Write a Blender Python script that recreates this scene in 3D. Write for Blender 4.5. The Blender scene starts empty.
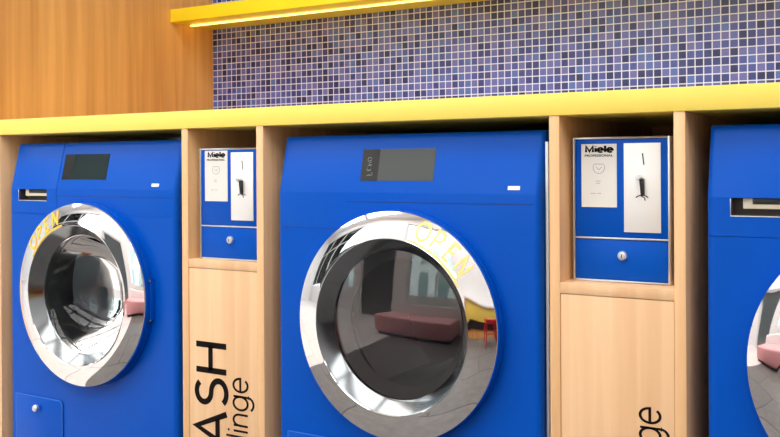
import bpy, bmesh, math, random
from mathutils import Matrix, Vector
random.seed(7)
scene = bpy.context.scene
COL = scene.collection
PI = math.pi
H = 0.86                      # eye height above the floor

# ------------------------------------------------------------------ helpers
def srgb(r, g, b):
    f = lambda c: (c/255/12.92 if c/255 <= 0.04045 else ((c/255+0.055)/1.055)**2.4)
    return (f(r), f(g), f(b), 1.0)

def link(o, parent=None):
    COL.objects.link(o)
    if parent is not None:
        o.parent = parent
    return o

def mesh_obj(name, verts, faces, mat, parent=None, smooth=None, bevel=0, segs=2, loc=None):
    me = bpy.data.meshes.new(name)
    me.from_pydata([tuple(v) for v in verts], [], faces)
    me.validate()
    bm = bmesh.new(); bm.from_mesh(me)
    bmesh.ops.remove_doubles(bm, verts=bm.verts, dist=1e-6)
    bmesh.ops.recalc_face_normals(bm, faces=bm.faces)
    if bevel:
        bmesh.ops.bevel(bm, geom=[e for e in bm.edges if len(e.link_faces) == 2 and e.calc_face_angle(0) > 0.5],
                        offset=bevel, segments=segs, profile=0.5, affect='EDGES', clamp_overlap=True)
    bm.to_mesh(me); bm.free()
    if smooth is None and bevel: smooth = 35
    if smooth:
        for p in me.polygons: p.use_smooth = True
        me.set_sharp_from_angle(angle=math.radians(smooth))
    me.materials.append(mat)
    o = bpy.data.objects.new(name, me)
    if loc: o.location = loc
    return link(o, parent)

class MB:
    """collects shapes that belong to ONE part"""
    def __init__(s): s.v = []; s.f = []
    def add(s, v, f):
        n = len(s.v); s.v += [tuple(p) for p in v]; s.f += [tuple(i+n for i in q) for q in f]; return s
    def box(s, x0, x1, y0, y1, z0, z1):
        v = [(x, y, z) for x in (x0, x1) for y in (y0, y1) for z in (z0, z1)]
        return s.add(v, [(0,1,3,2),(4,6,7,5),(0,4,5,1),(2,3,7,6),(0,2,6,4),(1,5,7,3)])
    def lathe(s, prof, cx, cz, n=96, closed=False):
        v = []; f = []; m = len(prof)
        for i in range(n):
            a = 2*PI*i/n
            for r, y in prof: v.append((cx+r*math.cos(a), y, cz+r*math.sin(a)))
        k = m if closed else m-1
        for i in range(n):
            j = (i+1) % n
            for t in range(k):
                u = (t+1) % m
                f.append((i*m+t, i*m+u, j*m+u, j*m+t))
        return s.add(v, f)
    def vlathe(s, prof, cx, cy, n=32):          # axis along Z
        v = []; f = []; m = len(prof)
        for i in range(n):
            a = 2*PI*i/n
            for r, z in prof: v.append((cx+r*math.cos(a), cy+r*math.sin(a), z))
        for i in range(n):
            j = (i+1) % n
            for t in range(m-1): f.append((i*m+t, i*m+t+1, j*m+t+1, j*m+t))
        return s.add(v, f)
    def tube(s, pts, r, n=10):
        v = []; f = []; P = [Vector(p) for p in pts]
        for i, p in enumerate(P):
            d = (P[min(i+1, len(P)-1)]-P[max(i-1, 0)]).normalized()
            a = d.orthogonal().normalized(); b = d.cross(a)
            for k in range(n):
                t = 2*PI*k/n; v.append(p+a*r*math.cos(t)+b*r*math.sin(t))
        for i in range(len(P)-1):
            for k in range(n):
                f.append((i*n+k, i*n+(k+1)%n, (i+1)*n+(k+1)%n, (i+1)*n+k))
        f.append(tuple(range(n))); f.append(tuple(range((len(P)-1)*n, len(P)*n)))
        return s.add(v, f)
    def prism(s, poly, y0, y1):                  # polygon in XZ, pushed along Y
        n = len(poly)
        v = [(x, y0, z) for x, z in poly]+[(x, y1, z) for x, z in poly]
        f = [tuple(range(n)), tuple(range(2*n-1, n-1, -1))]+[(i, (i+1)%n, n+(i+1)%n, n+i) for i in range(n)]
        return s.add(v, f)
    def build(s, name, mat, parent=None, **k): return mesh_obj(name, s.v, s.f, mat, parent, **k)

def box(name, x0, x1, y0, y1, z0, z1, mat, parent=None, **k):
    return MB().box(x0, x1, y0, y1, z0, z1).build(name, mat, parent, **k)

def thing(name, label, cat, loc, group=None):
    o = bpy.data.objects.new(name, None); o.empty_display_size = 0.1
    o.location = loc; link(o)
    return tag(o, label, cat, group)
def tag(o, label, cat, group=None):
    o['label'] = label; o['category'] = cat
    if group: o['group'] = group
    return o
def struct(o, label=None):
    o['kind'] = 'structure'
    if label: o['label'] = label
    return o

# flat stroke lettering ------------------------------------------------
def arc(cx, cy, rx, ry, a0, a1, n=18):
    return [(cx+rx*math.cos(math.radians(a0+(a1-a0)*i/n)), cy+ry*math.sin(math.radians(a0+(a1-a0)*i/n))) for i in range(n+1)]
def ribbon(pts, w, dens=0):
    """flat band along a polyline: list of quads (2-D)"""
    D = [pts[0]]
    for a, b in zip(pts, pts[1:]):
        n = max(1, int(math.dist(a, b)/(dens or 1e9))+1)
        D += [(a[0]+(b[0]-a[0])*k/n, a[1]+(b[1]-a[1])*k/n) for k in range(1, n+1)]
    P = [Vector((p[0], p[1])) for p in D]; L = []; R = []
    closed = (P[0]-P[-1]).length < 1e-6
    for i, p in enumerate(P):
        a = P[i-1] if i > 0 else (P[-2] if closed else None)
        b = P[i+1] if i < len(P)-1 else (P[1] if closed else None)
        d1 = (p-a).normalized() if a is not None else (b-p).normalized()
        d2 = (b-p).normalized() if b is not None else d1
        t = d1+d2
        t = t.normalized() if t.length > 1e-6 else d1
        n = Vector((-t.y, t.x)); k = max(0.5, abs(n.dot(Vector((-d1.y, d1.x)))))
        L.append(p+n*w/2/k); R.append(p-n*w/2/k)
    return L, R
GLY = {   # cap height 1, width, strokes
 'W': (1.16, [[(0,1),(.29,0),(.58,1),(.87,0),(1.16,1)]]),
 'A': (.80, [[(0,0),(.40,1),(.80,0)], [(.15,.30),(.65,.30)]]),
 'S': (.62, [arc(.31,.745,.27,.24,35,265,16)+arc(.31,.255,.30,.25,88,-145,18)]),
 'H': (.72, [[(.04,0),(.04,1)], [(.68,0),(.68,1)], [(.04,.52),(.68,.52)]]),
 'D': (.74, [[(.04,0),(.04,1),(.26,1)]+arc(.26,.5,.46,.5,90,-90,18)+[(.04,0)]]),
 'R': (.62, [[(.04,0),(.04,1),(.32,1)]+arc(.32,.74,.26,.26,90,-90,12)+[(.04,.48)], [(.32,.48),(.62,0)]]),
 'Y': (.74, [[(0,1),(.37,.46),(.74,1)], [(.37,.46),(.37,0)]]),
 'O': (.96, [arc(.48,.5,.46,.5,0,360,32)]),
 'P': (.60, [[(.04,0),(.04,1),(.30,1)]+arc(.30,.73,.27,.27,90,-90,12)+[(.04,.46)]]),
 'E': (.54, [[(.54,1),(.04,1),(.04,0),(.54,0)], [(.04,.52),(.48,.52)]]),
 'N': (.74, [[(.04,0),(.04,1),(.70,0),(.70,1)]]),
 'M': (1.02, [[(.09,0),(.09,1),(.51,.12),(.93,1),(.93,0)]]),
 # lower case: x-height .72, ascender 1.1
 'l': (.10, [[(.05,0),(.05,1.1)]]),
 'i': (.10, [[(.05,0),(.05,.72)], [(.05,.93),(.05,1.02)]]),
 'a': (.66, [arc(.33,.36,.31,.36,0,360,26), [(.64,0),(.64,.72)]]),
 'v': (.60, [[(0,.72),(.30,0),(.60,.72)]]),
 'e': (.68, [[(.03,.37),(.65,.37)]+arc(.34,.36,.31,.36,2,318,26)]),
 '-': (.34, [[(0,.34),(.34,.34)]]),
 'n': (.58, [[(.04,0),(.04,.72)], [(.04,.36)]+arc(.30,.44,.25,.28,165,0,14)+[(.55,0)]]),
 'g': (.66, [arc(.33,.36,.31,.36,0,360,26), [(.64,.72),(.64,-.02)]+arc(.33,-.02,.31,.27,0,-150,14)]),
 's': (.46, [arc(.23,.54,.18,.18,40,265,12)+arc(.23,.19,.20,.19,85,-145,12)]),
 'c': (.60, [arc(.33,.36,.30,.36,45,315,22)]),
 'h': (.58, [[(.04,0),(.04,1.1)], [(.04,.36)]+arc(.30,.44,.25,.28,165,0,14)+[(.55,0)]]),
 'è': (.68, [[(.03,.37),(.65,.37)]+arc(.34,.36,.31,.36,2,318,26), [(.22,1.08),(.40,.86)]]),
}
def word(txt, size, weight, track, fn):
    """mesh data of a word; fn maps (x along the line, y up) to 3-D; anchored at its END"""
    adv = []; x = 0
    for c in txt: adv.append(x); x += GLY[c][0]+track
    tot = x-track
    mb = MB()
    for c, a in zip(txt, adv):
        for st in GLY[c][1]:
            L, R = ribbon(st, weight)
            v = []; f = []
            for l, r in zip(L, R):
                v.append(fn((a-tot+l.x)*size, l.y*size)); v.append(fn((a-tot+r.x)*size, r.y*size))
            for i in range(len(L)-1): f.append((2*i, 2*i+1, 2*i+3, 2*i+2))
            mb.add(v, f)
    return mb
def font_mesh(txt, size, width, bold, x, y, z):
    """text from the built-in font as a mesh facing -Y, lower-left at x,z, scaled to width"""
    cu = bpy.data.curves.new('t', 'FONT'); cu.body = txt; cu.size = size; cu.offset = bold; cu.extrude = 0.00015
    o = bpy.data.objects.new('t', cu); COL.objects.link(o)
    dg = bpy.context.evaluated_depsgraph_get(); dg.update()
    me = bpy.data.meshes.new_from_object(o.evaluated_get(dg))
    xs = [v.co.x for v in me.vertices]; x0, x1 = min(xs), max(xs)
    k = width/(x1-x0)
    V = [(x+(v.co.x-x0)*k, y-v.co.z, z+v.co.y) for v in me.vertices]
    F = [tuple(p.vertices) for p in me.polygons]
    bpy.data.objects.remove(o); bpy.data.curves.remove(cu); bpy.data.meshes.remove(me)
    return MB().add(V, F)

# ------------------------------------------------------------------ materials
def mat(name, col, rough=0.5, metal=0.0, coat=0.0, spec=0.5, emit=None, estr=0):
    m = bpy.data.materials.new(name); m.use_nodes = True
    b = m.node_tree.nodes['Principled BSDF']
    b.inputs['Base Color'].default_value = col
    b.inputs['Roughness'].default_value = rough
    b.inputs['Metallic'].default_value = metal
    b.inputs['Coat Weight'].default_value = coat
    b.inputs['Coat Roughness'].default_value = 0.08
    b.inputs['Specular IOR Level'].default_value = spec
    if emit:
        b.inputs['Emission Color'].default_value = emit
        b.inputs['Emission Strength'].default_value = estr
    return m
def nodes(m): return m.node_tree.nodes, m.node_tree.links, m.node_tree.nodes['Principled BSDF']

def wood(name, c_lo, c_hi, scale=1.0, rough=0.45):
    m = mat(name, c_hi, rough); N, L, b = nodes(m)
    tc = N.new('ShaderNodeTexCoord')
    mp = N.new('ShaderNodeMapping'); mp.inputs['Scale'].default_value = (42*scale, 42*scale, 1.6*scale)
    n1 = N.new('ShaderNodeTexNoise'); n1.inputs['Scale'].default_value = 1.0; n1.inputs['Detail'].default_value = 5; n1.inputs['Distortion'].default_value = 0.6
    mp2 = N.new('ShaderNodeMapping'); mp2.inputs['Scale'].default_value = (6*scale, 6*scale, 0.35*scale)
    n2 = N.new('ShaderNodeTexNoise'); n2.inputs['Scale'].default_value = 1.0; n2.inputs['Detail'].default_value = 3; n2.inputs['Distortion'].default_value = 1.2
    mx = N.new('ShaderNodeMath'); mx.operation = 'ADD'
    h1 = N.new('ShaderNodeMath'); h1.operation = 'MULTIPLY'; h1.inputs[1].default_value = 0.5
    h2 = N.new('ShaderNodeMath'); h2.operation = 'MULTIPLY'; h2.inputs[1].default_value = 0.5
    cr = N.new('ShaderNodeValToRGB'); cr.color_ramp.elements[0].position = 0.34; cr.color_ramp.elements[1].position = 0.62
    cr.color_ramp.elements[0].color = c_lo; cr.color_ramp.elements[1].color = c_hi
    L.new(tc.outputs['Object'], mp.inputs[0]); L.new(tc.outputs['Object'], mp2.inputs[0])
    L.new(mp.outputs[0], n1.inputs[0]); L.new(mp2.outputs[0], n2.inputs[0])
    L.new(n1.outputs[0], h1.inputs[0]); L.new(n2.outputs[0], h2.inputs[0])
    L.new(h1.outputs[0], mx.inputs[0]); L.new(h2.outputs[0], mx.inputs[1])
    L.new(mx.outputs[0], cr.inputs[0]); L.new(cr.outputs[0], b.inputs['Base Color'])
    return m

def tile_mat(name):
    m = mat(name, (0.1, 0.1, 0.4, 1), 0.25, spec=0.5); N, L, b = nodes(m)
    T = 0.02148
    tc = N.new('ShaderNodeTexCoord'); sp = N.new('ShaderNodeSeparateXYZ'); L.new(tc.outputs['Object'], sp.inputs[0])
    def M(op, a, bb=None):
        n = N.new('ShaderNodeMath'); n.operation = op
        for i, v in enumerate((a, bb)):
            if v is None: continue
            if hasattr(v, 'is_output'): L.new(v, n.inputs[i])
            else: n.inputs[i].default_value = v
        return n.outputs[0]
    u = M('DIVIDE', M('ADD', sp.outputs[0], 0.7147), T); v = M('DIVIDE', M('SUBTRACT', sp.outputs[2], H+0.4687-40*T), T)
    fu, fv = M('FRACT', u), M('FRACT', v)
    iu, iv = M('FLOOR', u), M('FLOOR', v)
    du = M('ABSOLUTE', M('SUBTRACT', fu, 0.5)); dv = M('ABSOLUTE', M('SUBTRACT', fv, 0.5))
    d = M('MAXIMUM', du, dv)
    inside = N.new('ShaderNodeMapRange'); inside.inputs[1].default_value = 0.42; inside.inputs[2].default_value = 0.455
    inside.inputs[3].default_value = 1; inside.inputs[4].default_value = 0
    L.new(d, inside.inputs[0])
    cv = N.new('ShaderNodeCombineXYZ'); L.new(iu, cv.inputs[0]); L.new(iv, cv.inputs[1])
    wn = N.new('ShaderNodeTexWhiteNoise'); wn.noise_dimensions = '2D'; L.new(cv.outputs[0], wn.inputs[0])
    cr = N.new('ShaderNodeValToRGB'); cr.color_ramp.interpolation = 'CONSTANT'
    stops = [(0, srgb(34,40,100)), (.12, srgb(52,60,134)), (.34, srgb(70,82,166)), (.54, srgb(94,102,188)), (.72, srgb(102,104,182)), (.86, srgb(80,106,188)), (.95, srgb(66,68,134))]
    els = cr.color_ramp.elements
    els[0].position, els[0].color = stops[0]; els[1].position, els[1].color = stops[1]
    for p, c in stops[2:]:
        e = els.new(p); e.color = c
    L.new(wn.outputs[0], cr.inputs[0])
    nz = N.new('ShaderNodeTexNoise'); nz.inputs['Scale'].default_value = 260; L.new(tc.outputs['Object'], nz.inputs[0])
    hs = N.new('ShaderNodeHueSaturation'); L.new(cr.outputs[0], hs.inputs['Color'])
    L.new(M('ADD', M('MULTIPLY', nz.outputs[0], 0.5), 0.75), hs.inputs['Value'])
    mix = N.new('ShaderNodeMix'); mix.data_type = 'RGBA'
    L.new(inside.outputs[0], mix.inputs[0]); mix.inputs[6].default_value = srgb(222, 226, 255); L.new(hs.outputs[0], mix.inputs[7])
    L.new(mix.outputs[2], b.inputs['Base Color'])
    rg = M('SUBTRACT', 0.75, M('MULTIPLY', inside.outputs[0], 0.45)); L.new(rg, b.inputs['Roughness'])
    bp = N.new('ShaderNodeBump'); bp.inputs['Strength'].default_value = 0.5; bp.inputs['Distance'].default_value = 0.001
    L.new(inside.outputs[0], bp.inputs['Height']); L.new(bp.outputs[0], b.inputs['Normal'])
    return m

def slab_mat(name, c1, c2, joint, size):
    m = mat(name, c1, 0.55); N, L, b = nodes(m)
    tc = N.new('ShaderNodeTexCoord'); br = N.new('ShaderNodeTexBrick')
    br.inputs['Scale'].default_value = 1; br.inputs['Brick Width'].default_value = size; br.inputs['Row Height'].default_value = size*0.6
    br.inputs['Mortar Size'].default_value = 0.008; br.inputs['Color1'].default_value = c1; br.inputs['Color2'].default_value = c2; br.inputs['Mortar'].default_value = joint
    nz = N.new('ShaderNodeTexNoise'); nz.inputs['Scale'].default_value = 14; nz.inputs['Detail'].default_value = 6
    mix = N.new('ShaderNodeMix'); mix.data_type = 'RGBA'; mix.blend_type = 'OVERLAY'; mix.inputs[0].default_value = 0.35
    L.new(tc.outputs['Object'], br.inputs[0]); L.new(tc.outputs['Object'], nz.inputs[0])
    L.new(br.outputs[0], mix.inputs[6]); L.new(nz.outputs[0], mix.inputs[7]); L.new(mix.outputs[2], b.inputs['Base Color'])
    return m

def glass_mat(name, tint, ior=1.45):
    m = bpy.data.materials.new(name); m.use_nodes = True; N, L = m.node_tree.nodes, m.node_tree.links
    N.remove(N['Principled BSDF']); out = N['Material Output']
    tr = N.new('ShaderNodeBsdfTransparent'); tr.inputs[0].default_value = tint
    gl = N.new('ShaderNodeBsdfGlossy'); gl.inputs['Roughness'].default_value = 0.02; gl.inputs[0].default_value = (1, 1, 1, 1)
    fr = N.new('ShaderNodeFresnel'); fr.inputs[0].default_value = ior
    mx = N.new('ShaderNodeMixShader'); L.new(fr.outputs[0], mx.inputs[0]); L.new(tr.outputs[0], mx.inputs[1]); L.new(gl.outputs[0], mx.inputs[2])
    L.new(mx.outputs[0], out.inputs[0])
    return m

def steel_mat(name, col, rough, bump=0):
    m = mat(name, col, rough, 1.0); N, L, b = nodes(m)
    if bump:
        tc = N.new('ShaderNodeTexCoord'); vo = N.new('ShaderNodeTexVoronoi'); vo.inputs['Scale'].default_value = bump
        bp = N.new('ShaderNodeBump'); bp.inputs['Strength'].default_value = 0.9; bp.inputs['Distance'].default_value = 0.012
        L.new(tc.outputs['Object'], vo.inputs[0]); L.new(vo.outputs[0], bp.inputs['Height']); L.new(bp.outputs[0], b.inputs['Normal'])
    return m
def brushed_mat(name, col):
    m = mat(name, col, 0.45, 0.30); N, L, b = nodes(m)
    tc = N.new('ShaderNodeTexCoord'); mp = N.new('ShaderNodeMapping'); mp.inputs['Scale'].default_value = (900, 900, 12)
    nz = N.new('ShaderNodeTexNoise'); nz.inputs['Scale'].default_value = 1
    bp = N.new('ShaderNodeBump'); bp.inputs['Strength'].default_value = 0.05; bp.inputs['Distance'].default_value = 0.001
    L.new(tc.outputs['Object'], mp.inputs[0]); L.new(mp.outputs[0], nz.inputs[0]); L.new(nz.outputs[0], bp.inputs['Height']); L.new(bp.outputs[0], b.inputs['Normal'])
    return m

BLUE   = mat('blue_enamel', srgb(0, 81, 188), 0.32, spec=0.13)
SEAM   = mat('painted_gap_shade', srgb(6, 28, 88), 0.6)  # for raised strips that paint the shade of panel gaps
EDGE   = mat('blue_edge', srgb(60, 125, 220), 0.3)
YELLOW = mat('yellow_laminate', srgb(252, 223, 101), 0.4)
YELLOWS= mat('deep_yellow_laminate', srgb(255, 230, 38), 0.35)
WOODF  = wood('beech_front', srgb(226, 178, 132), srgb(242, 200, 156), 1.0)
WOODP  = wood('beech_panel', srgb(224, 170, 116), srgb(242, 196, 146), 1.3)
WOODW  = wood('oak_with_led_glow', srgb(218, 150, 78), srgb(250, 190, 112), 0.8)  # wood tone with the light strip's warm glow mixed into the colour
TILE   = tile_mat('blue_mosaic')
CHROME = mat('polished_chrome', (0.86, 0.86, 0.87, 1), 0.035, 1.0)
DCHROME= mat('polished_inner_steel', (0.25, 0.27, 0.285, 1), 0.14, 1.0)
STEEL  = steel_mat('drum_steel', (0.62, 0.66, 0.69, 1), 0.42)
HONEY  = steel_mat('honeycomb_steel', (0.6, 0.6, 0.6, 1), 0.22, 22)
BRUSH  = brushed_mat('brushed_plate', (0.90, 0.885, 0.87, 1))
SILVER = mat('silver_trim', (0.72, 0.73, 0.75, 1), 0.35, 0.8)
BLACK  = mat('black_plastic', (0.012, 0.012, 0.014, 1), 0.4)
INK    = mat('black_vinyl', (0.010, 0.007, 0.006, 1), 0.8, spec=0.1)
GREYINK= mat('grey_print', srgb(150, 150, 150), 0.7)
SCREEN = mat('display_glass', (0.028, 0.042, 0.044, 1), 0.06, coat=0.6)
SCREEN2= mat('display_side', (0.010, 0.012, 0.012, 1), 0.2)
ICON   = mat('display_icon', srgb(118, 126, 130), 0.4)
WHITE  = mat('white_print', srgb(240, 242, 246), 0.5)
CARD   = mat('white_card', srgb(232, 228, 222), 0.5)
CREAM  = mat('cream_plastic', srgb(226, 214, 190), 0.45)
POCKET = mat('pocket_plastic', srgb(70, 60, 52), 0.55)
RUBBER = mat('door_gasket', srgb(28, 30, 34), 0.6)
BOWL   = glass_mat('clear_bowl_glass', (0.92, 0.95, 0.96, 1), 1.40)
PANE   = glass_mat('smoked_door_glass', (0.62, 0.56, 0.60, 1), 2.0)
WINGL  = glass_mat('window_glass', (0.94, 0.97, 0.96, 1), 1.3)
STICK  = mat('yellow_sticker', srgb(255, 200, 50), 0.35)
STICK_SHEEN = mat('yellow_sticker_sky_sheen', srgb(255, 228, 140), 0.30)  # same yellow sticker, paled to hold the sky's reflection
LED    = mat('warm_led', (1, 0.82, 0.45, 1), 0.5, emit=(1.0, 0.60, 0.14, 1), estr=3.6)
PANEL  = mat('fill_diffuser', (1, 1, 1, 1), 0.5, emit=(1.0, 0.985, 0.96, 1), estr=4.0)  # glow of the added fill panels
PLASTER= mat('white_plaster', srgb(238, 237, 234), 0.8)
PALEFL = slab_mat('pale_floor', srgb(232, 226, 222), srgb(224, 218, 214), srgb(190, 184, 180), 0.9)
DARKW  = mat('dark_wall_paint', srgb(70, 60, 58), 0.7)
FLOOR  = slab_mat('stone_floor', srgb(112, 106, 102), srgb(98, 93, 90), srgb(66, 62, 60), 0.9)
PAVE   = slab_mat('street_paving', srgb(170, 166, 160), srgb(158, 154, 149), srgb(120, 116, 112), 1.2)
PINK   = mat('pink_upholstery', srgb(234, 168, 170), 0.7)
RED    = mat('red_painted_metal', srgb(196, 24, 30), 0.3, coat=0.4)
DARKBASE = mat('dark_plinth', srgb(40, 34, 32), 0.6)
FRAME  = mat('window_frame_metal', srgb(222, 224, 224), 0.4)
DARKGL = mat('dark_door_glass', srgb(84, 90, 86), 0.08, coat=0.5)
FACADE = mat('pale_render', srgb(226, 230, 226), 0.9)
FACWIN = mat('street_window', srgb(140, 158, 154), 0.2)

# ------------------------------------------------------------------ room shell
TOP = 3.1
XL, XR, YF, YB = -7.0, 4.6, -3.2, 0.90
struct(box('floor', XL, XR, YF-0.2, YB+0.2, -0.08, 0, FLOOR))
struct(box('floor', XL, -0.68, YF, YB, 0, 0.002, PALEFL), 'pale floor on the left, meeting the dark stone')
struct(box('ceiling', XL-0.2, XR+0.2, YF-0.2, YB+0.2, TOP, TOP+0.1, PLASTER))
struct(box('wall_back', XL, XR, YB, YB+0.2, 0, TOP, TILE), 'blue mosaic tiled back wall above the yellow counter')
struct(box('wall_left', -2.4, -0.7146, 0.0, YB, H+0.1283, TOP, WOODW), 'vertical-grain wood wall panel left of the mosaic')
struct(box('wall_side_left', XL-0.2, XL, YF-0.2, YB+0.2, 0, TOP, PLASTER))
struct(box('wall_side_right', XR, XR+0.2, YF-0.2, YB+0.2, 0, TOP, DARKW))
# opposite wall with its openings (only seen mirrored in the chrome and glass)
SILL, HEAD, DH = 0.52, 2.75, 1.7
OPEN = [(-6.8, -2.75, SILL), (-2.5, -1.3, 0.0), (-0.95, 0.35, SILL)]
w = MB(); xs = XL
for a, b_, z0 in OPEN:
    w.box(xs, a, YF-0.2, YF, 0, HEAD)
    if not z0: w.box(a, b_, YF-0.2, YF, DH, HEAD)
    if z0: w.box(a, b_, YF-0.2, YF, 0, z0)
    xs = b_
w.box(xs, XR, YF-0.2, YF, 0, HEAD); w.box(XL, XR, YF-0.2, YF, HEAD, TOP)
struct(w.build('wall_front', PLASTER))
for i, (a, b_, z0) in enumerate(OPEN):
    if z0 == 0:
        d = struct(box('door_1', a+0.06, b_-0.06, YF-0.12, YF-0.08, 0.02, DH-0.06, DARKGL))
        MB().box(a, a+0.06, YF-0.16, YF-0.04, 0, DH).box(b_-0.06, b_, YF-0.16, YF-0.04, 0, DH).box(a+0.06, b_-0.06, YF-0.16, YF-0.04, DH-0.06, DH).build('door_frame', FRAME, d)
        continue
    fr = MB(); n = max(2, round((b_-a)/1.3))
    for k in range(n+1):
        x = a+(b_-a)*k/n
        fr.box(max(a, x-0.018), min(b_, x+0.018), YF-0.12, YF-0.08, z0, HEAD)
    for z in (z0, 1.9, HEAD-0.05): fr.box(a, b_, YF-0.12, YF-0.08, z, z+0.036)
    o = struct(fr.build('window_%d' % (i+1 if i == 0 else i), FRAME))
    box('window_pane', a, b_, YF-0.105, YF-0.095, z0+0.05, HEAD-0.05, WINGL, o)
# street beyond the windows
struct(box('street', -22, 14, -16, YF-0.2, -0.12, -0.04, PAVE))['category'] = 'street'
bld = thing('building', 'pale building across the street, mirrored in the door rims', 'building', (-5, -12, -0.04))
box('facade', -12, 14, -1.0, 0, 0, 4.4, FACADE, bld)
for k in range(16):
    x = -11.2+k*1.5
    for z in (0.4, 2.5): box('street_window', x, x+0.7, 0.0, 0.03, z, z+1.6, FACWIN, bld)

# added ceiling panels: fill light, and white for the chrome to mirror
for i, x in enumerate((-4.0, -1.6, 0.8, 3.2)):
    for j, y in enumerate((-2.35, -1.05)):
        lab = '%s added ceiling fill panel, %s from the left' % ('window-side' if j == 0 else 'washer-side', ('first', 'second', 'third', 'fourth')[i])
        t = thing('ceiling_fill', lab, 'added fill light', (x, y, TOP), 'added fill panels overhead')
        MB().box(-1.14, 1.14, -.52, -.48, -.03, 0).box(-1.14, 1.14, .48, .52, -.03, 0).box(-1.14, -1.10, -.48, .48, -.03, 0).box(1.10, 1.14, -.48, .48, -.03, 0).build('frame', FRAME, t)
        box('diffuser', -1.10, 1.10, -.48, .48, -.022, -.004, PANEL, t)

# ------------------------------------------------------------------ counter and wall shelf
ct = box('countertop', -2.6, 2.3, -0.002, YB, H+0.0884, H+0.1283, YELLOW, bevel=0.0012, segs=2)
tag(ct, 'long yellow counter running above the blue machines', 'counter')
SHZ0, SHZ1, SHY = H+0.4832, H+0.5262, 0.6936
sh = thing('wall_shelf', 'short yellow shelf on the mosaic wall with a warm light under it', 'shelf', (-0.7146, YB, SHZ0))
MB().box(0, 3.4, SHY-YB, 0, 0, SHZ1-SHZ0).build('shelf_board', YELLOWS, sh, bevel=0.0012)
box('light_strip', 0.012, 3.38, -0.125, -0.115, -0.004, 0, LED, sh)['label'] = 'glowing warm light strip'

# ------------------------------------------------------------------ divider cabinets between the machines
W, P = 0.2374, 0.0189
ZC = H+0.0884
def cabinet(x, label, text):
    t = thing('divider_cabinet', label, 'cabinet', (x, 0, 0), None)
    D = 0.62
    box('side_panel', 0, P, 0, D, 0, ZC, WOODP, t, bevel=0.0006)
    box('side_panel', W-P, W, 0, D, 0, ZC, WOODP, t, bevel=0.0006)
    zr, zs = H-0.2077, H-0.2269
    box('cross_rail', P, W-P, 0.0006, D, zs, zr, WOODF, t, bevel=0.0006)
    box('front_panel', P+0.0008, W-P-0.0008, 0.0012, 0.02, 0.06, zs-0.0012, WOODF, t, bevel=0.0006)
    box('plinth', P, W-P, 0.04, 0.06, 0, 0.06, DARKBASE, t)
    box('back_panel', P, W-P, D-0.012, D, zr, ZC, WOODP, t)
    if text:
        big, small, zb, zs2, xb, xs2, sz = text
        word(big, 0.089, 0.150, 0.19, lambda u, v: (xb-v, 0.0008, zb+u)).build('lettering', INK, t)
        word(small, sz, 0.105, 0.17, lambda u, v: (xs2-v, 0.0008, zs2+u*0.84)).build('lettering', INK, t)
    return t
cabinet(-0.65-W, 'light wood divider cabinet at the left edge, left of the first washer', None)
cabinet(0.0, 'light wood divider cabinet lettered WASH, between washer and dryer', ('WASH', 'lave-linge', H-0.3945, H-0.4625, 0.1295, 0.1898, 0.0560))
c2 = cabinet(W+0.65, 'light wood divider cabinet right of the dryer, lettering ends in ge', ('DRY', 'sèche-linge', H-0.62, H-0.4095, 0.1345, 0.1940, 0.0470))
MB().box(-0.0190, -0.0140, 0.030, 0.50, 0.04, H+0.043).box(-0.0140, 0, 0.060, 0.50, 0.04, H+0.043).build('edge_strip', SILVER, c2)

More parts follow.
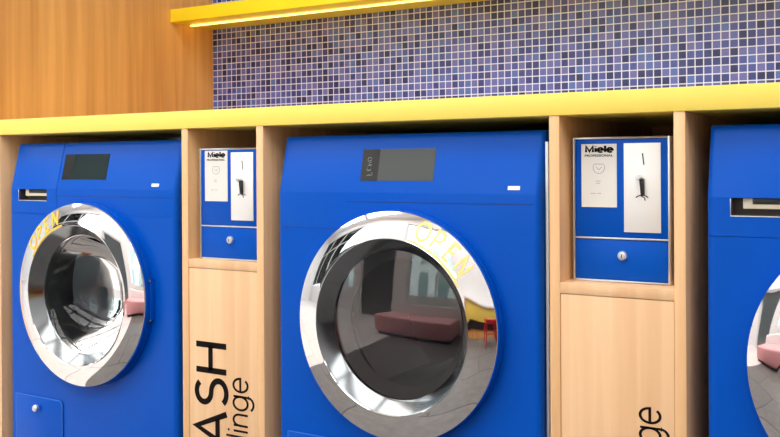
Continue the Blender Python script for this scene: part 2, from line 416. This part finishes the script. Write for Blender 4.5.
# ------------------------------------------------------------------ coin boxes
def coin_box(x0, x1, yf, z0, z1, zseam, label, F):
    """F: dict of feature positions (x, z) measured on the face"""
    t = thing('coin_box', label, 'coin box', ((x0+x1)/2, yf, z0), 'coin boxes in the divider cabinets')
    cx = (x0+x1)/2; X = lambda x: x-cx; Z = lambda z: z-z0
    D = 0.26
    e = 0.0035
    box('housing', X(x0)+0.001, X(x1)-0.001, 0.002, D, 0.001, Z(z1)-0.001, BLUE, t)
    fr = MB()
    fr.box(X(x0), X(x0)+e, -0.002, 0.03, 0, Z(z1)).box(X(x1)-e, X(x1), -0.002, 0.03, 0, Z(z1))
    fr.box(X(x0)+e, X(x1)-e, -0.002, 0.03, 0, e).box(X(x0)+e, X(x1)-e, -0.002, 0.03, Z(z1)-e, Z(z1))
    fr.box(X(x0)+e, X(x1)-e, -0.003, 0.01, Z(zseam)-0.0022, Z(zseam)+0.0008)
    fr.build('trim_frame', SILVER, t, bevel=0.0006)
    box('upper_panel', X(x0)+e+0.001, X(x1)-e-0.001, -0.001, 0.004, Z(zseam)+0.0022, Z(z1)-e-0.0015, BLUE, t, bevel=0.0006)
    dr = box('cash_drawer', X(x0)+e+0.001, X(x1)-e-0.001, -0.001, 0.004, e+0.001, Z(zseam)-0.003, BLUE, t, bevel=0.0006)
    lx, lz = F['lock']; r = 0.0085
    MB().lathe([(0, -0.009), (r*.55, -0.0088), (r*.62, -0.0075), (r*.85, -0.0072), (r, -0.005), (r, 0)], X(lx), Z(lz), 32).build('lock', SILVER, dr, smooth=30)
    MB().box(X(lx)-0.0007, X(lx)+0.0007, -0.0094, -0.0085, Z(lz)-0.003, Z(lz)+0.003).build('key_slot', BLACK, dr)
    # information card
    a, b_, c, d = F['card']
    cd = box('information_card', X(a), X(b_), -0.0022, -0.001, Z(c), Z(d), CARD, t)
    wd = b_-a
    word('Miele', 0.0104, 0.30, 0.20, lambda u, v: (X(a)+wd*.895+u*1.42, -0.0025, Z(d)-0.0145+v)).build('lettering', INK, cd)
    font_mesh('PROFESSIONAL', 0.0055, wd*.80, 0.0001, X(a)+wd*.10, -0.0025, Z(d)-0.0225).build('lettering', INK, cd)
    g = MB(); mx, mz = X(a)+wd*.5, Z(d)-0.042
    for st in (arc(mx, mz, .0105, .0105, 150, 390, 24), [(mx-.0085, mz+.0062), (mx+.0085, mz+.0062)], [(mx-.005, mz+.001), (mx, mz-.004), (mx+.005, mz+.001)],
               [(mx-.006, mz-.024), (mx+.003, mz-.024)], [(mx-.005, mz-.028), (mx+.002, mz-.028)], [(mx-.015, mz-.046), (mx-.006, mz-.046)], [(mx-.003, mz-.046), (mx+.004, mz-.046)]):
        L, R = ribbon(st, 0.0009)
        v = []; f = []
        for l, r_ in zip(L, R): v += [(l.x, -0.0024, l.y), (r_.x, -0.0024, r_.y)]
        for i in range(len(L)-1): f.append((2*i, 2*i+1, 2*i+3, 2*i+2))
        g.add(v, f)
    g.build('printed_drawing', GREYINK, cd)
    # coin plate
    a, b_, c, d = F['plate']
    pl = box('coin_plate', X(a), X(b_), -0.0035, -0.001, Z(c), Z(d), BRUSH, t, bevel=0.0006)
    pm = (X(a)+X(b_))/2; zt = Z(d)
    MB().prism([(pm+.000, zt-.018), (pm+.0022, zt-.018), (pm+.0044, zt-.038), (pm+.0024, zt-.038)], -0.0039, -0.003).build('coin_slot', BLACK, pl)
    k = MB()
    k.prism([(pm-.0035, zt-.064), (pm+.0042, zt-.062), (pm+.0048, zt-.090), (pm-.001, zt-.090)], -0.010, -0.0036)
    k.build('return_lever', BLACK, pl, bevel=0.0006)
    MB().lathe([(0, -0.0168), (.0035, -0.0165), (.0048, -0.014), (.0048, -0.0036)], pm-.0040, zt-.060, 24).build('lever_knob', SILVER, pl, smooth=30)
    s = MB()
    for st in (arc(pm, zt-.097, .011, .006, 165, 15, 14), [(pm-.002, zt-.092), (pm+.004, zt-.095), (pm+.0055, zt-.100)]):
        L, R = ribbon(st, 0.0018); v = []; f = []
        for l, r_ in zip(L, R): v += [(l.x, -0.0039, l.y), (r_.x, -0.0039, r_.y)]
        for i in range(len(L)-1): f.append((2*i, 2*i+1, 2*i+3, 2*i+2))
        s.add(v, f)
    s.build('turn_symbol', INK, pl)
    return t
coin_box(0.0415, 0.2130, 0.017, H-0.2072, H+0.0425, H-0.1315, 'blue coin box in the cabinet lettered WASH',
         dict(lock=(.1313, H-.162), card=(.0570, .1235, H-.0765, H+.037), plate=(.1345, .1975, H-.118, H+.0325)))
coin_box(0.9160, 1.0890, 0.045, H-0.2072, H+0.0495, H-0.1290, 'blue coin box in the cabinet right of the dryer',
         dict(lock=(1.0063, H-.1597), card=(.9320, .9963, H-.075, H+.0375), plate=(1.0093, 1.0735, H-.118, H+.038)))

# ------------------------------------------------------------------ washing machines and dryer
MX = 0.299; RB = 0.012; YM = 0.010; DEPTH = 0.72
ZR = H-0.3105                                    # door centre
def body_shell(zb, zs, hole_r, hx, hz):
    mb = MB()
    out = [(-MX, DEPTH)]
    for i in range(7):
        a = i/6*PI/2; out.append((-MX+RB-RB*math.cos(a), YM+RB-RB*math.sin(a)))
    li = len(out)-1
    for i in range(7):
        a = PI/2-i/6*PI/2; out.append((MX-RB+RB*math.cos(a), YM+RB-RB*math.sin(a)))
    out.append((MX, DEPTH))
    n = len(out)
    v = [(x, y, zb) for x, y in out]+[(x, y, zs) for x, y in out]
    f = []
    for i in range(n):
        if i == li: continue
        j = (i+1) % n; f.append((i, j, n+j, n+i))
    f += [tuple(range(n)), tuple(range(n, 2*n))]
    mb.add(v, f)
    # front plate with the round door hole
    x0, x1 = -MX+RB, MX-RB
    N = 96; corners = [(x0, zb), (x1, zb), (x1, zs), (x0, zs)]
    ca = [math.atan2(z-hz, x-hx) % (2*PI) for x, z in corners]
    angs = sorted([(2*PI*i/N) for i in range(N)]+ca)
    V = []; F = []
    for a in angs:
        dx, dz = math.cos(a), math.sin(a)
        t = min([((x1 if dx > 0 else x0)-hx)/dx if abs(dx) > 1e-9 else 9, ((zs if dz > 0 else zb)-hz)/dz if abs(dz) > 1e-9 else 9])
        V.append((hx+dx*hole_r, YM, hz+dz*hole_r)); V.append((hx+dx*t, YM, hz+dz*t))
    m = len(angs)
    for i in range(m):
        j = (i+1) % m; F.append((2*i, 2*i+1, 2*j+1, 2*j))
    mb.add(V, F)
    return mb
TILT0, TILT1 = H-0.0530, H+0.0605
def front_profile(z0, z1):
    """(y, z) points of the front from z0 up to z1: straight, then leaning back"""
    pts = [(YM, z0)]
    if z1 <= TILT0: return pts+[(YM, z1)]
    pts += [(YM, TILT0-0.0012), (YM+0.0004, TILT0+0.0015), (YM+0.0255, TILT1-0.004), (YM+0.0285, TILT1+0.0015), (YM+0.034, TILT1+0.0045)]
    return pts
def extruded(mb, prof, back, xa, xb, ra, rb, top=True):
    """push the front profile along X with rounded ends; back = y of the rear"""
    secs = []
    def sec(x, ins):
        p = [(y+ins, z) for y, z in prof]
        zt = prof[-1][1]
        p += [(back, zt), (back, prof[0][1])]
        secs.append([(x, y, z) for y, z in p])
    for i in range(6):
        a = i/5*PI/2; sec(xa+ra*(1-math.cos(a)), ra*(1-math.sin(a)))
    for i in range(6):
        a = PI/2-i/5*PI/2; sec(xb-rb*(1-math.cos(a)), rb*(1-math.sin(a)))
    m = len(secs[0]); v = [p for s in secs for p in s]; f = []
    for i in range(len(secs)-1):
        for k in range(m):
            l = (k+1) % m; f.append((i*m+k, i*m+l, (i+1)*m+l, (i+1)*m+k))
    f.append(tuple(range(m))); f.append(tuple(range((len(secs)-1)*m, len(secs)*m)))
    return mb.add(v, f)
def tilt_y(z):                                   # y of the leaning control face
    if z < TILT0: return YM
    return YM+0.0004+0.0251*(z-TILT0-0.0015)/(TILT1-0.004-TILT0-0.0015)
def on_tilt(name, x0, x1, z0, z1, off, thick, m, parent, shear=0.0):
    """thin plate lying on the leaning face"""
    v = []
    for x in (0, 1):
        for z in (z0, z1):
            for o_ in (-off, -off+thick):
                v.append((x0+(x1-x0)*x, tilt_y(z)+o_, z))
    return mesh_obj(name, v, [(0,1,3,2),(4,6,7,5),(0,4,5,1),(2,3,7,6),(0,2,6,4),(1,5,7,3)], m, parent)

# door: ring profile is slightly convex, outer lip behind, inner lip in front
R0, R1, Y0, Y1 = 0.2228, 0.1722, -0.0205, -0.0358
def ring_y(r):
    t = (R0-r)/(R0-R1); return Y0+(Y1-Y0)*t-0.0016*math.sin(PI*t)
def door(parent, hx, kind, ang, smat):
    zc = ZR
    prof = [(0.2215, 0.000), (0.2238, -0.0165), (0.2238, -0.0185)]
    prof += [(R0+(R1-R0)*i/10, ring_y(R0+(R1-R0)*i/10)) for i in range(11)]
    prof += [(0.1712, -0.0362), (0.1704, -0.0352)]
    d = MB().lathe(prof, hx, zc, 128).build('door', CHROME, parent, smooth=28)
    MB().lathe([(0.2245, 0.0098), (0.2245, -0.001), (0.2200, -0.0024), (0.2200, -0.0040), (0.2244, -0.0052), (0.2244, -0.0150), (0.222, -0.0165)], hx, zc, 128).build('door_bezel', BLUE, d, smooth=28)
    MB().lathe([(0.1704, -0.0352), (0.168, -0.0335), (0.150, -0.0100), (0.1466, -0.0070), (0.1455, -0.0050)], hx, zc, 128).build('inner_rim', DCHROME, d, smooth=28)
    if kind == 'washer':
        pr = [(0.1460, -0.0066), (0.1445, -0.0058), (0.137, 0.012), (0.127, 0.036), (0.110, 0.064), (0.086, 0.085), (0.05, 0.098), (0, 0.101)]
        MB().lathe(pr, hx, zc, 96).build('glass_bowl', BOWL, d, smooth=60)
        MB().lathe([(0.1462, -0.0050), (0.150, 0.0), (0.152, 0.030), (0.160, 0.050), (0.160, 0.085), (0.172, 0.104)], hx, zc, 96).build('door_gasket', RUBBER, d, smooth=40)
    else:
        pr = [(0.1462, -0.0066)]+[(0.1462*(1-i/12), -0.0066-0.012*(1-(1-i/12)**2)) for i in range(1, 13)]
        MB().lathe(pr, hx, zc, 96).build('door_glass', PANE, d, smooth=60)
        MB().lathe([(0.1462, -0.0050), (0.150, 0.0), (0.152, 0.030), (0.160, 0.050), (0.160, 0.085), (0.172, 0.104)], hx, zc, 96).build('door_gasket', RUBBER, d, smooth=40)
        MB().lathe([(0.1462, 0.002), (0.130, 0.022), (0.126, 0.026), (0.130, 0.030)], hx, zc, 96).build('glass_lip', SILVER, d, smooth=40)
    # curved lettering and its underline
    rb, cap = 0.1835, 0.0335
    def cone(r, a, off=0.0007): return (hx+r*math.cos(a), ring_y(r)-off, zc+r*math.sin(a))
    for k, c in enumerate('OPEN'):
        a0 = math.radians(ang-(k-1.5)*10.0)
        w_ = GLY[c][0]
        sc_ = 0.026/0.75
        mb = MB()
        for st in GLY[c][1]:
            L, R = ribbon(st, 0.21 if kind == 'washer' else 0.17, 0.15); v = []; f = []
            for l, r_ in zip(L, R):
                for p in (l, r_):
                    v.append(cone(rb+p.y*cap, a0-((p.x-w_/2)*sc_*0.86)/0.20))
            for i in range(len(L)-1): f.append((2*i, 2*i+1, 2*i+3, 2*i+2))
            mb.add(v, f)
        mb.build('lettering', smat, d)['label'] = 'yellow letter %s' % c
    v = []; f = []; n = 30
    for i in range(n+1):
        a = math.radians(ang+23-46*i/n); v += [cone(0.1728, a, 0.0006), cone(0.1772, a, 0.0006)]
    for i in range(n): f.append((2*i, 2*i+1, 2*i+3, 2*i+2))
    MB().add(v, f).build('underline', smat, d)
    # hinge on the right
    if kind == 'dryer': return d
    hg = MB().box(hx+0.2235, hx+0.2268, -0.004, 0.0105, zc-0.050, zc+0.050)
    hg.build('hinge', BLUE, d, bevel=0.0015)
    for z in (zc+0.046, zc-0.046):
        MB().lathe([(0, -0.008), (.003, -0.0078), (.0036, -0.006), (.0036, -0.003)], hx+0.2262, z, 16).build('hinge_pin', DCHROME, d, smooth=30)
    return d

def drum(parent, hx, kind):
    zc = ZR
    m = STEEL
    d = MB().lathe([(0.172, 0.104), (0.180, 0.110), (0.250, 0.118), (0.250, 0.46)], hx, zc, 96).build('drum', m, parent, smooth=30)
    MB().lathe([(0.250, 0.46), (0.12, 0.47), (0.06, 0.445), (0, 0.44)], hx, zc, 64).build('drum_back', HONEY if kind == 'washer' else STEEL, d, smooth=40)
    for k in range(3):
        a = math.radians(90+20+120*k if kind == 'washer' else 270-35+120*k)
        c, s = math.cos(a), math.sin(a)
        v = []
        for y in (0.125, 0.455):
            for r, t in ((0.255, -0.045), (0.205, -0.018), (0.195, 0.0), (0.205, 0.018), (0.255, 0.045)):
                v.append((hx+r*c-t*s, y, zc+r*s+t*c))
        f = [(i, i+1, 6+i, 5+i) for i in range(4)]+[(0,1,2,3,4), (9,8,7,6,5)]
        mesh_obj('drum_paddle', v, f, m, d, smooth=50)
    return d

def filter_flap(parent, xa, xb, zt):
    e = 0.0022; o = MB()
    zb = 0.06; yo = YM-0.0035
    rr = 0.012
    pts = [(xa, zb), (xa, zt)]+[(xb-rr+rr*math.sin(a), zt-rr+rr*math.cos(a)) for a in [i/6*PI/2 for i in range(7)]]+[(xb, zb)]
    fl = MB().prism(pts, yo, YM+0.001).build('filter_flap', BLUE, parent, bevel=0.0012)
    L, R = ribbon(pts, 0.0016); v = []; f = []
    for l, r_ in zip(L, R): v += [(l.x, yo-0.0004, l.y), (r_.x, yo-0.0004, r_.y)]
    for i in range(len(L)-1): f.append((2*i, 2*i+1, 2*i+3, 2*i+2))
    MB().add(v, f).build('flap_edge', EDGE, fl)
    return fl

def machine(cx, kind, name, label, ang, smat, hx=0.004, display=None, badge=None, flap=None, xd=-0.113):
    t = thing(name, label, 'washing machine' if kind == 'washer' else 'tumble dryer', (cx, 0, 0), 'washers under the counter' if kind == 'washer' else None)
    ZS = H-0.1175 if kind == 'washer' else H-0.1275
    g = 0.0007
    body_shell(0.0, ZS if kind == 'dryer' else ZS-0.0001, 0.176, hx, ZR).build('body', BLUE, t, smooth=30)
    # pieces run to the rear; raised dark strips paint the seam shade
    back = DEPTH
    if kind == 'washer':
        cp = MB(); extruded(cp, front_profile(ZS, TOP), back, xd+g, MX, 0.0015, RB)
        pan = cp.build('control_panel', BLUE, t, smooth=30)
        hx0, hx1 = -MX+0.0385, -MX+0.148
        hz0, hz1 = H-0.0835, H-0.0515
        dr = MB()
        extruded(dr, front_profile(ZS+g, hz0), 0.5, -MX, xd-g, RB, 0.0015)
        extruded(dr, front_profile(hz0, hz1-0.0028), 0.5, -MX, hx0, RB, 0.0002)
        extruded(dr, front_profile(hz0, hz1-0.0028), 0.5, hx1, xd-g, 0.0002, 0.0015)
        extruded(dr, front_profile(hz1-0.0028, TOP), 0.5, -MX, xd-g, RB, 0.0015)
        dw = dr.build('detergent_drawer', BLUE, t, smooth=30)
        box('handle_recess', hx0, hx1, YM+0.024, YM+0.03, hz0, hz1-0.0028, POCKET, dw)
        MB().box(hx0-0.0012, hx0, YM-0.0010, YM+0.003, hz0-0.0012, hz1-0.004).box(hx0, hx1, YM-0.0010, YM+0.003, hz0-0.0012, hz0+0.0004).build('handle_trim', SILVER, dw, bevel=0.0004)
        MB().box(hx0, hx0+0.0012, YM+0.003, YM+0.024, hz0, hz1-0.003).box(hx0+0.0012, hx1, YM+0.003, YM+0.024, hz0, hz0+0.0012).build('pocket_lining', POCKET, dw)
        lip = box('handle_grip', hx0+0.017, hx1, YM+0.007, YM+0.022, hz0+0.0115, hz1-0.0030, CREAM, dw, bevel=0.0015)
        box('grip_slot', hx0+0.032, hx1-0.001, YM+0.0060, YM+0.0075, hz0+0.0190, hz1-0.0032, BLACK, dw, bevel=0.0006)
        sm = MB().box(xd+0.002, MX-RB, YM-0.0003, YM+0.001, H-0.0714, H-0.0702)
        sm.build('panel_seam', SEAM, t)
    else:
        cp = MB(); extruded(cp, front_profile(ZS, TOP), back, -MX, MX, RB, RB)
        pan = cp.build('control_panel', BLUE, t, smooth=30)
        MB().box(-0.12, MX-RB, YM-0.0003, YM+0.001, H-0.0722, H-0.0710).box(-MX+RB, -0.12, YM-0.0003, YM+0.001, ZS-0.0006, ZS+0.0006).build('panel_seam', SEAM, t)
    # display
    x0, x1 = display
    dz0, dz1 = H-0.0290, H+0.0345
    dp = on_tilt('display', x0, x1, dz0, dz1, 0.0008, 0.002, SCREEN, t)
    w_ = x1-x0
    on_tilt('touch_strip', x0, x0+w_*0.24, dz0, dz1, 0.0011, 0.002, SCREEN2, dp)
    ic = MB()
    for j, zz in enumerate((0.043, 0.034, 0.024, 0.014)):
        zc_ = dz0+zz
        for st in (arc(x0+w_*.11+(.004 if j % 2 else 0), zc_, .005, .0038, 20+60*j, 230+60*j, 12), [(x0+w_*.11-.004, zc_-.004), (x0+w_*.11+.005, zc_-.001)]):
            L, R = ribbon(st, 0.0011); v = []; f = []
            for l, r_ in zip(L, R): v += [(l.x, tilt_y(l.y)-0.0014, l.y), (r_.x, tilt_y(r_.y)-0.0014, r_.y)]
            for i in range(len(L)-1): f.append((2*i, 2*i+1, 2*i+3, 2*i+2))
            ic.add(v, f)
    if kind == 'dryer': ic.build('touch_icons', ICON, dp)
    b0, b1 = badge
    on_tilt('badge', b0, b1, H-0.0450, H-0.0378, 0.0010, 0.002, WHITE, t)['label'] = 'small white badge'
    door(t, hx, kind, ang, smat)
    drum(t, hx, kind)
    if flap:
        fl = filter_flap(t, flap[0], flap[1], flap[2])
        if kind == 'washer':
            MB().lathe([(0, -0.0095), (.0035, -0.0093), (.0045, -0.0085), (.0075, -0.008), (.009, -0.006), (.009, 0.0)], flap[0]+0.090, flap[2]-0.027, 28).build('flap_lock', SILVER, fl, smooth=30)
    return t
C1, C2, C3 = -0.327, 0.567, 1.455
G1 = machine(C1, 'washer', 'washing_machine', 'blue washing machine at far left, OPEN lettered on upper left of its door rim', 127, STICK,
        display=(-0.424-C1-.003, -0.266-C1), badge=(-0.1076-C1, -0.0843-C1), flap=(-0.6-C1, -0.4195-C1, H-0.5895))
G2 = machine(C2, 'dryer', 'tumble_dryer', 'blue tumble dryer with dark door glass in the middle of the row', 53, STICK_SHEEN,
        display=(0.4755-C2, 0.6435-C2), badge=(0.8019-C2, 0.8257-C2), flap=(0.295-C2, 0.465-C2, H-0.5605))
G3 = machine(C3, 'washer', 'washing_machine', 'blue washing machine at the right edge, mostly cut off', 90, STICK, hx=-0.009,
        display=(-0.097, 0.061), badge=(0.219, 0.243), flap=(-0.273, -0.0925, H-0.5895))

# ------------------------------------------------------------------ furniture opposite (mirrored in the door rims)
bn = thing('bench', 'pink upholstered bench with white back ledge in front of the opposite windows', 'bench', (-0.35, -2.3, 0))
box('base', -0.60, 0.60, -0.28, 0.28, 0, 0.04, DARKBASE, bn)
box('seat', -0.64, 0.64, -0.30, 0.32, 0.04, 0.27, PINK, bn, bevel=0.03, segs=3)
box('ledge', -0.66, 0.66, -0.42, -0.30, 0, 0.42, PLASTER, bn, bevel=0.01)
sc_ = thing('service_counter', 'low yellow fronted service counter against the opposite wall', 'counter', (1.5, -2.9, 0))
box('plinth', -0.95, 0.95, -0.25, 0.18, 0, 0.16, WOODW, sc_)
box('kick_band', -0.98, 0.98, -0.25, 0.20, 0.16, 0.32, DARKBASE, sc_)
box('front', -1.0, 1.0, -0.27, 0.25, 0.32, 0.64, YELLOW, sc_, bevel=0.004)
box('top', -1.03, 1.03, -0.29, 0.29, 0.64, 0.68, PLASTER, sc_, bevel=0.004)
st = thing('stool', 'red metal stool standing before the yellow service counter', 'stool', (1.38, -2.1, 0))
box('seat', -.165, .165, -.165, .165, .430, .450, RED, st, bevel=0.009, segs=3)
MB().box(-.16, .16, -.16, -.155, .375, .432).box(-.16, .16, .155, .16, .375, .432).box(-.16, -.155, -.155, .155, .375, .432).box(.155, .16, -.155, .155, .375, .432).build('apron', RED, st)
for sx in (-1, 1):
    for sy in (-1, 1):
        MB().tube([(sx*.140, sy*.140, .425), (sx*.205, sy*.205, 0.0)], 0.020).build('leg', RED, st, smooth=50)
for a in range(2):
    s_ = MB()
    for k in (-1, 1):
        s_.tube([(-.17, k*.172, .22), (.17, k*.172, .22)] if a == 0 else [(k*.172, -.17, .22), (k*.172, .17, .22)], 0.010)
    s_.build('stretcher', RED, st, smooth=50)

# ------------------------------------------------------------------ light
wd = bpy.data.worlds.new('sky'); scene.world = wd; wd.use_nodes = True
bg = wd.node_tree.nodes['Background']
bg.inputs[0].default_value = (0.90, 0.96, 1.0, 1); bg.inputs[1].default_value = 5.0

# ------------------------------------------------------------------ camera
cam = bpy.data.cameras.new('camera'); co = bpy.data.objects.new('camera', cam); COL.objects.link(co)
f, xc, cy = 915.7326, 391.4009, 168.2917
cam.sensor_fit = 'HORIZONTAL'; cam.sensor_width = 36; cam.lens = f/780*36
cam.shift_x = (390-xc)/780; cam.shift_y = -(218.5-cy)/780
cam.clip_start = 0.05
r = Vector((0.85695286, 0.51536434, -0.0056024)); u = Vector((0.0036207, 0.00485002, 0.99998168)); fw = Vector((-0.51538207, 0.85695745, -0.00229026))
M = Matrix.Identity(4)
for i in range(3):
    M[i][0] = r[i]; M[i][1] = u[i]; M[i][2] = -fw[i]
M[0][3], M[1][3], M[2][3] = 1.487908, -1.544723, H
co.matrix_world = M
scene.camera = co
vs = scene.view_settings
vs.view_transform = 'Standard'; vs.look = 'None'; vs.gamma = 1; vs.use_curve_mapping = False
vs.exposure = 0.12
